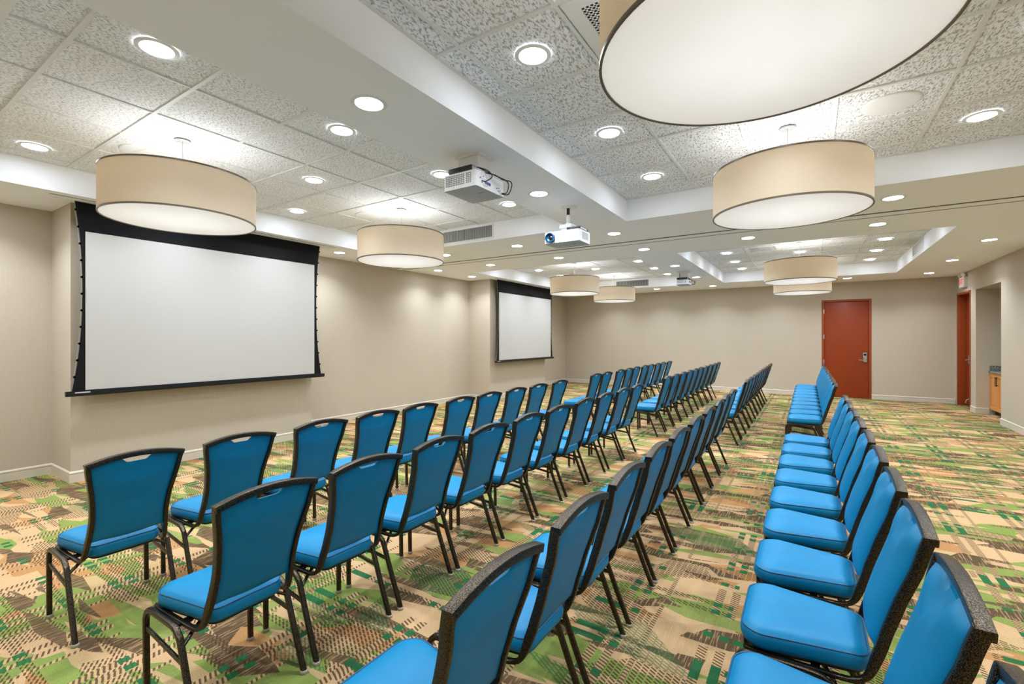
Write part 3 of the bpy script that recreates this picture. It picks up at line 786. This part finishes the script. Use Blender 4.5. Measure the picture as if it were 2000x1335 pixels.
def make_chair():
    t = empty('banquet_chair')
    # seat cushion
    bm = BM()
    def outline(inset, k=8):
        P = []
        hf, hr = .197-inset*.9, .150-inset*.75; xf, xr = -.432+inset, -.045-inset; rf, rr = max(.012, .075-inset*.6), max(.01, .05-inset*.6)
        for cx, cy, a0, r in ((xr-rr, hr-rr, 0, rr), (xf+rf, hf-rf, 90, rf), (xf+rf, -hf+rf, 180, rf), (xr-rr, -hr+rr, 270, rr)):
            for j in range(k+1):
                a = math.radians(a0+90*j/k); P.append((cx+r*math.cos(a), cy+r*math.sin(a)))
        return P
    lay = [(.012, .384), (.002, .390), (-.004, .405), (-.005, .425), (.0, .440), (.006, .4435), (.012, .450), (.030, .4585), (.065, .4655), (.11, .469), (.15, .470)]
    rings = [[bm.verts.new((x, y, z)) for x, y in outline(i)] for i, z in lay]
    n = len(rings[0])
    for a, b in zip(rings, rings[1:]):
        for i in range(n): bm.faces.new((a[i], a[(i+1) % n], b[(i+1) % n], b[i]))
    bm.faces.new(rings[0][::-1]); bm.faces.new(rings[-1])
    seat = obj('seat', bm, M['vinyl'], t, deg=60)
    bm = BM(); sweep(bm, [(x, y, .4425) for x, y in outline(.0005)], csec(.0028, 6), up=(0, 0, 1), closed=True); obj('piping', bm, M['piping'], seat)
    bm = BM(); A = outline(.02, 4); rprism(bm, A, .371, .3838); obj('seat_board', bm, M['board'], t, sm=False)
    # back pad
    bm = BM(); NU, NV = 26, 26
    def pad(u, v, face):
        # u -1..1, v 0..1
        zb = .474
        hy0 = side_at(.88)[1]-.012
        y_top = u*hy0
        ztop = .872 + arch(y_top)
        g = min(1, max(0, (.072-abs(y_top))/.036)); notch = .031*(3*g*g-2*g*g*g)
        ztop -= notch
        z = zb + (ztop-zb)*v
        x, hy = side_at(min(z, .885)); hy -= .0095
        if face == 'f' and v < .12: hy *= 1 - .16*(1-v/.12)**2
        y = u*hy
        e = (1-abs(u)**3.2)*(1-(1-v)**7)*(1-v**9)
        th = (.032+.014*(1-v))*max(0, e)**.6
        if face == 'f':
            a1 = max(0, 1-abs(y_top)/.115); a1 = a1*a1*(3-2*a1); a2 = max(0, (v-.76)/.24); a2 = a2*a2*(3-2*a2)
            nz = a1**.8*a2
            th = (.032+.014*(1-v))*max(0, (1-abs(u)**3.2)*(1-(1-v)**7)*(1-v**22))**.6
            th *= 1 - .93*nz
            th += .006*math.sin(PI*min(1, a2*1.1))*math.cos(abs(y_top)*70)*a1
            lean = -th - .006; drop = -.010*(1-v)**5*(1-abs(u)**2)
            return (x+lean, y, z+drop)
        th = .007*max(0, e)**.5
        return (x+.004+th, y, z)
    F = [[bm.verts.new(pad(-1+2*i/NU, j/NV, 'f')) for i in range(NU+1)] for j in range(NV+1)]
    B = [[bm.verts.new(pad(-1+2*i/NU, j/NV, 'b')) for i in range(NU+1)] for j in range(NV+1)]
    for j in range(NV):
        for i in range(NU):
            bm.faces.new((F[j][i], F[j][i+1], F[j+1][i+1], F[j+1][i])); bm.faces.new((B[j][i], B[j+1][i], B[j+1][i+1], B[j][i+1]))
    for i in range(NU):
        bm.faces.new((F[0][i], B[0][i], B[0][i+1], F[0][i+1])); bm.faces.new((F[NV][i], F[NV][i+1], B[NV][i+1], B[NV][i]))
    for j in range(NV):
        bm.faces.new((F[j][0], F[j+1][0], B[j+1][0], B[j][0])); bm.faces.new((F[j][NU], B[j][NU], B[j+1][NU], F[j+1][NU]))
    back = obj('backrest', bm, M['vinyl'], t, deg=50)
    # frame: side members and arched top rail
    bm = BM()
    for s in (-1, 1):
        P = catmull([(x, s*y, z) for x, z, y in SIDE], 3)
        sweep(bm, P, lambda q: rsec(.020, .033 if q < .50 else max(.014, .033-(q-.50)*.09), .003, 2), up=(0, 1, 0))
    N = 20; P = []
    for i in range(N+1):
        y = -.2055 + .411*i/N; P.append((.095, y, .8795 + arch(y)))
    sweep(bm, P, rsec(.026, .034, .003, 2), up=(0, 0, 1))
    fr = obj('back_frame', bm, M['frame'], t, deg=40)
    bm = BM()
    # front and cross rails under the seat
    sweep(bm, [(-.415, -.186, .378), (-.422, -.12, .378), (-.424, 0, .378), (-.422, .12, .378), (-.415, .186, .378)], rsec(.012, .012), up=(0, 0, 1))
    for xx in (-.20, -.37): sweep(bm, [(xx, -.19, .368), (xx, .19, .368)], rsec(.012, .014), up=(0, 0, 1))
    for yy in (-.1, .1): sweep(bm, [(-.424, yy, .376), (-.19, yy, .370)], rsec(.008, .014), up=(0, 0, 1))
    for s in (-1, 1):
        for xx in (-.37, -.20): box(bm, (xx-.014, min(s*.150, s*.212), .364), (xx+.014, max(s*.150, s*.212), .376))
    obj('seat_frame', bm, M['frame'], t, deg=40)
    # legs: each side one bent tube, split front / rear
    for s in (-1, 1):
        Y = s*.2155
        front = [(-.438, Y, .010), (-.441, Y, .16), (-.445, Y, .300), (-.440, Y, .338), (-.422, Y, .362), (-.392, Y, .373), (-.30, Y, .375)]
        rear = [(-.30, Y, .375), (-.205, Y, .373), (-.172, Y, .364), (-.148, Y, .346), (-.134, Y, .322), (-.070, Y, .165), (-.004, Y, .010)]
        for nm, pts, foot in (('leg', front, (-.438, Y)), ('leg', rear, (-.003, Y))):
            bm = BM(); sweep(bm, catmull(pts, 4), rsec(.023, .023, .006, 2), up=(0, 1, 0)); lg = obj(nm, bm, M['frame'], t, deg=40)
            bm = BM(); lathe(bm, [(.0001, 0), (.015, 0), (.017, .003), (.0165, .012), (.013, .016)], c=(foot[0], foot[1], 0), n=16); obj('foot_glide', bm, M['glide'], lg)
        bm = BM(); sweep(bm, [(-.443, Y, .288), (-.104, Y, .252)], rsec(.012, .018), up=(0, 1, 0)); obj('stretcher', bm, M['frame'], t, deg=40)
        bm = BM(); sweep(bm, [(-.128, Y-s*.006, .318), (-.15, Y-s*.05, .345), (-.18, Y-s*.10, .364), (-.20, Y-s*.16, .368)], rsec(.012, .014), up=(0, 0, 1)); obj('brace', bm, M['frame'], t, deg=40)
    return t

rows = {
 'front':  ([(-3.0, y) for y in (.952, 1.47, 2.02, 2.53, 3.01, 3.57, 4.06, 4.60, 5.13, 5.73)], [(-3.04-.006*i, y) for i, y in enumerate((7.11, 7.60, 8.29, 8.79, 9.27, 9.86, 10.33, 10.89, 11.38, 11.98))]),
 'second': ([(-1.903-.0015*i, y) for i, y in enumerate((1.02, 1.515, 2.03, 2.535, 3.06, 3.575, 4.12, 4.65, 5.21, 5.73))], [(-1.925-.004*i, y) for i, y in enumerate((7.22, 7.755, 8.29, 8.83, 9.33, 9.86, 10.37, 10.95, 11.54, 12.09))]),
 'third':  ([(-.775-.006*i, y) for i, y in enumerate((.995, 1.53, 2.04, 2.57, 3.08, 3.61, 4.16, 4.69, 5.20, 5.72))], [(-.845-.002*i, y) for i, y in enumerate((7.255, 7.785, 8.29, 8.815, 9.325, 9.825, 10.43, 10.98, 11.54, 12.10))]),
 'fourth': ([(.215-.002*i, y) for i, y in enumerate((1.02, 1.55, 2.07, 2.585, 3.10, 3.61, 4.14, 4.67, 5.19, 5.73))], [(.172-.003*i, y) for i, y in enumerate((7.28, 7.80, 8.31, 8.83, 9.35, 9.87, 10.42, 10.95, 11.50, 12.05))]),
}
rowtxt = {'front': 'front row facing the left wall', 'second': 'second row from the left', 'third': 'third row, left of the aisle', 'fourth': 'fourth row, right of the aisle'}
proto = None
for rk, blocks in rows.items():
    for bi, lst in enumerate(blocks):
        for i, (x, y) in enumerate(lst):
            if proto is None:
                proto = make_chair(); o = proto; o.location = (x, y, 0)
            else: o = copytree(proto, (x, y, 0))
            o.rotation_euler[2] = math.radians(random.uniform(-1.0, 1.0))
            lb = 'blue vinyl chair, %s from near end, %s block, %s' % (ordn[i], ('near', 'far')[bi], rowtxt[rk])
            tag(o, lb, 'chair', 'blue banquet chairs in rows')

# ------------------------------------------------------------------ world, camera, view
wd = bpy.data.worlds.new('world'); S.world = wd; wd.use_nodes = True
wd.node_tree.nodes['Background'].inputs[0].default_value = (.05, .05, .05, 1); wd.node_tree.nodes['Background'].inputs[1].default_value = 0.2

cam = bpy.data.cameras.new('camera'); co = link(bpy.data.objects.new('camera', cam)); S.camera = co
cam.sensor_width = 36; cam.lens = 903.6/2000*36; cam.shift_y = -8.0/2000; cam.clip_start = .02
co.location = (0, 0, 1.5); co.rotation_euler = (PI/2, 0, math.radians(32.877))
S.view_settings.view_transform = 'Standard'; S.view_settings.look = 'None'; S.view_settings.gamma = 1
S.view_settings.exposure = EXPOSURE; S.view_settings.use_curve_mapping = False
S.cycles.max_bounces = 8; S.cycles.diffuse_bounces = 5; S.cycles.glossy_bounces = 3; S.cycles.transmission_bounces = 4
S.cycles.use_light_tree = True; S.cycles.sample_clamp_indirect = 6; S.cycles.caustics_reflective = False; S.cycles.caustics_refractive = False
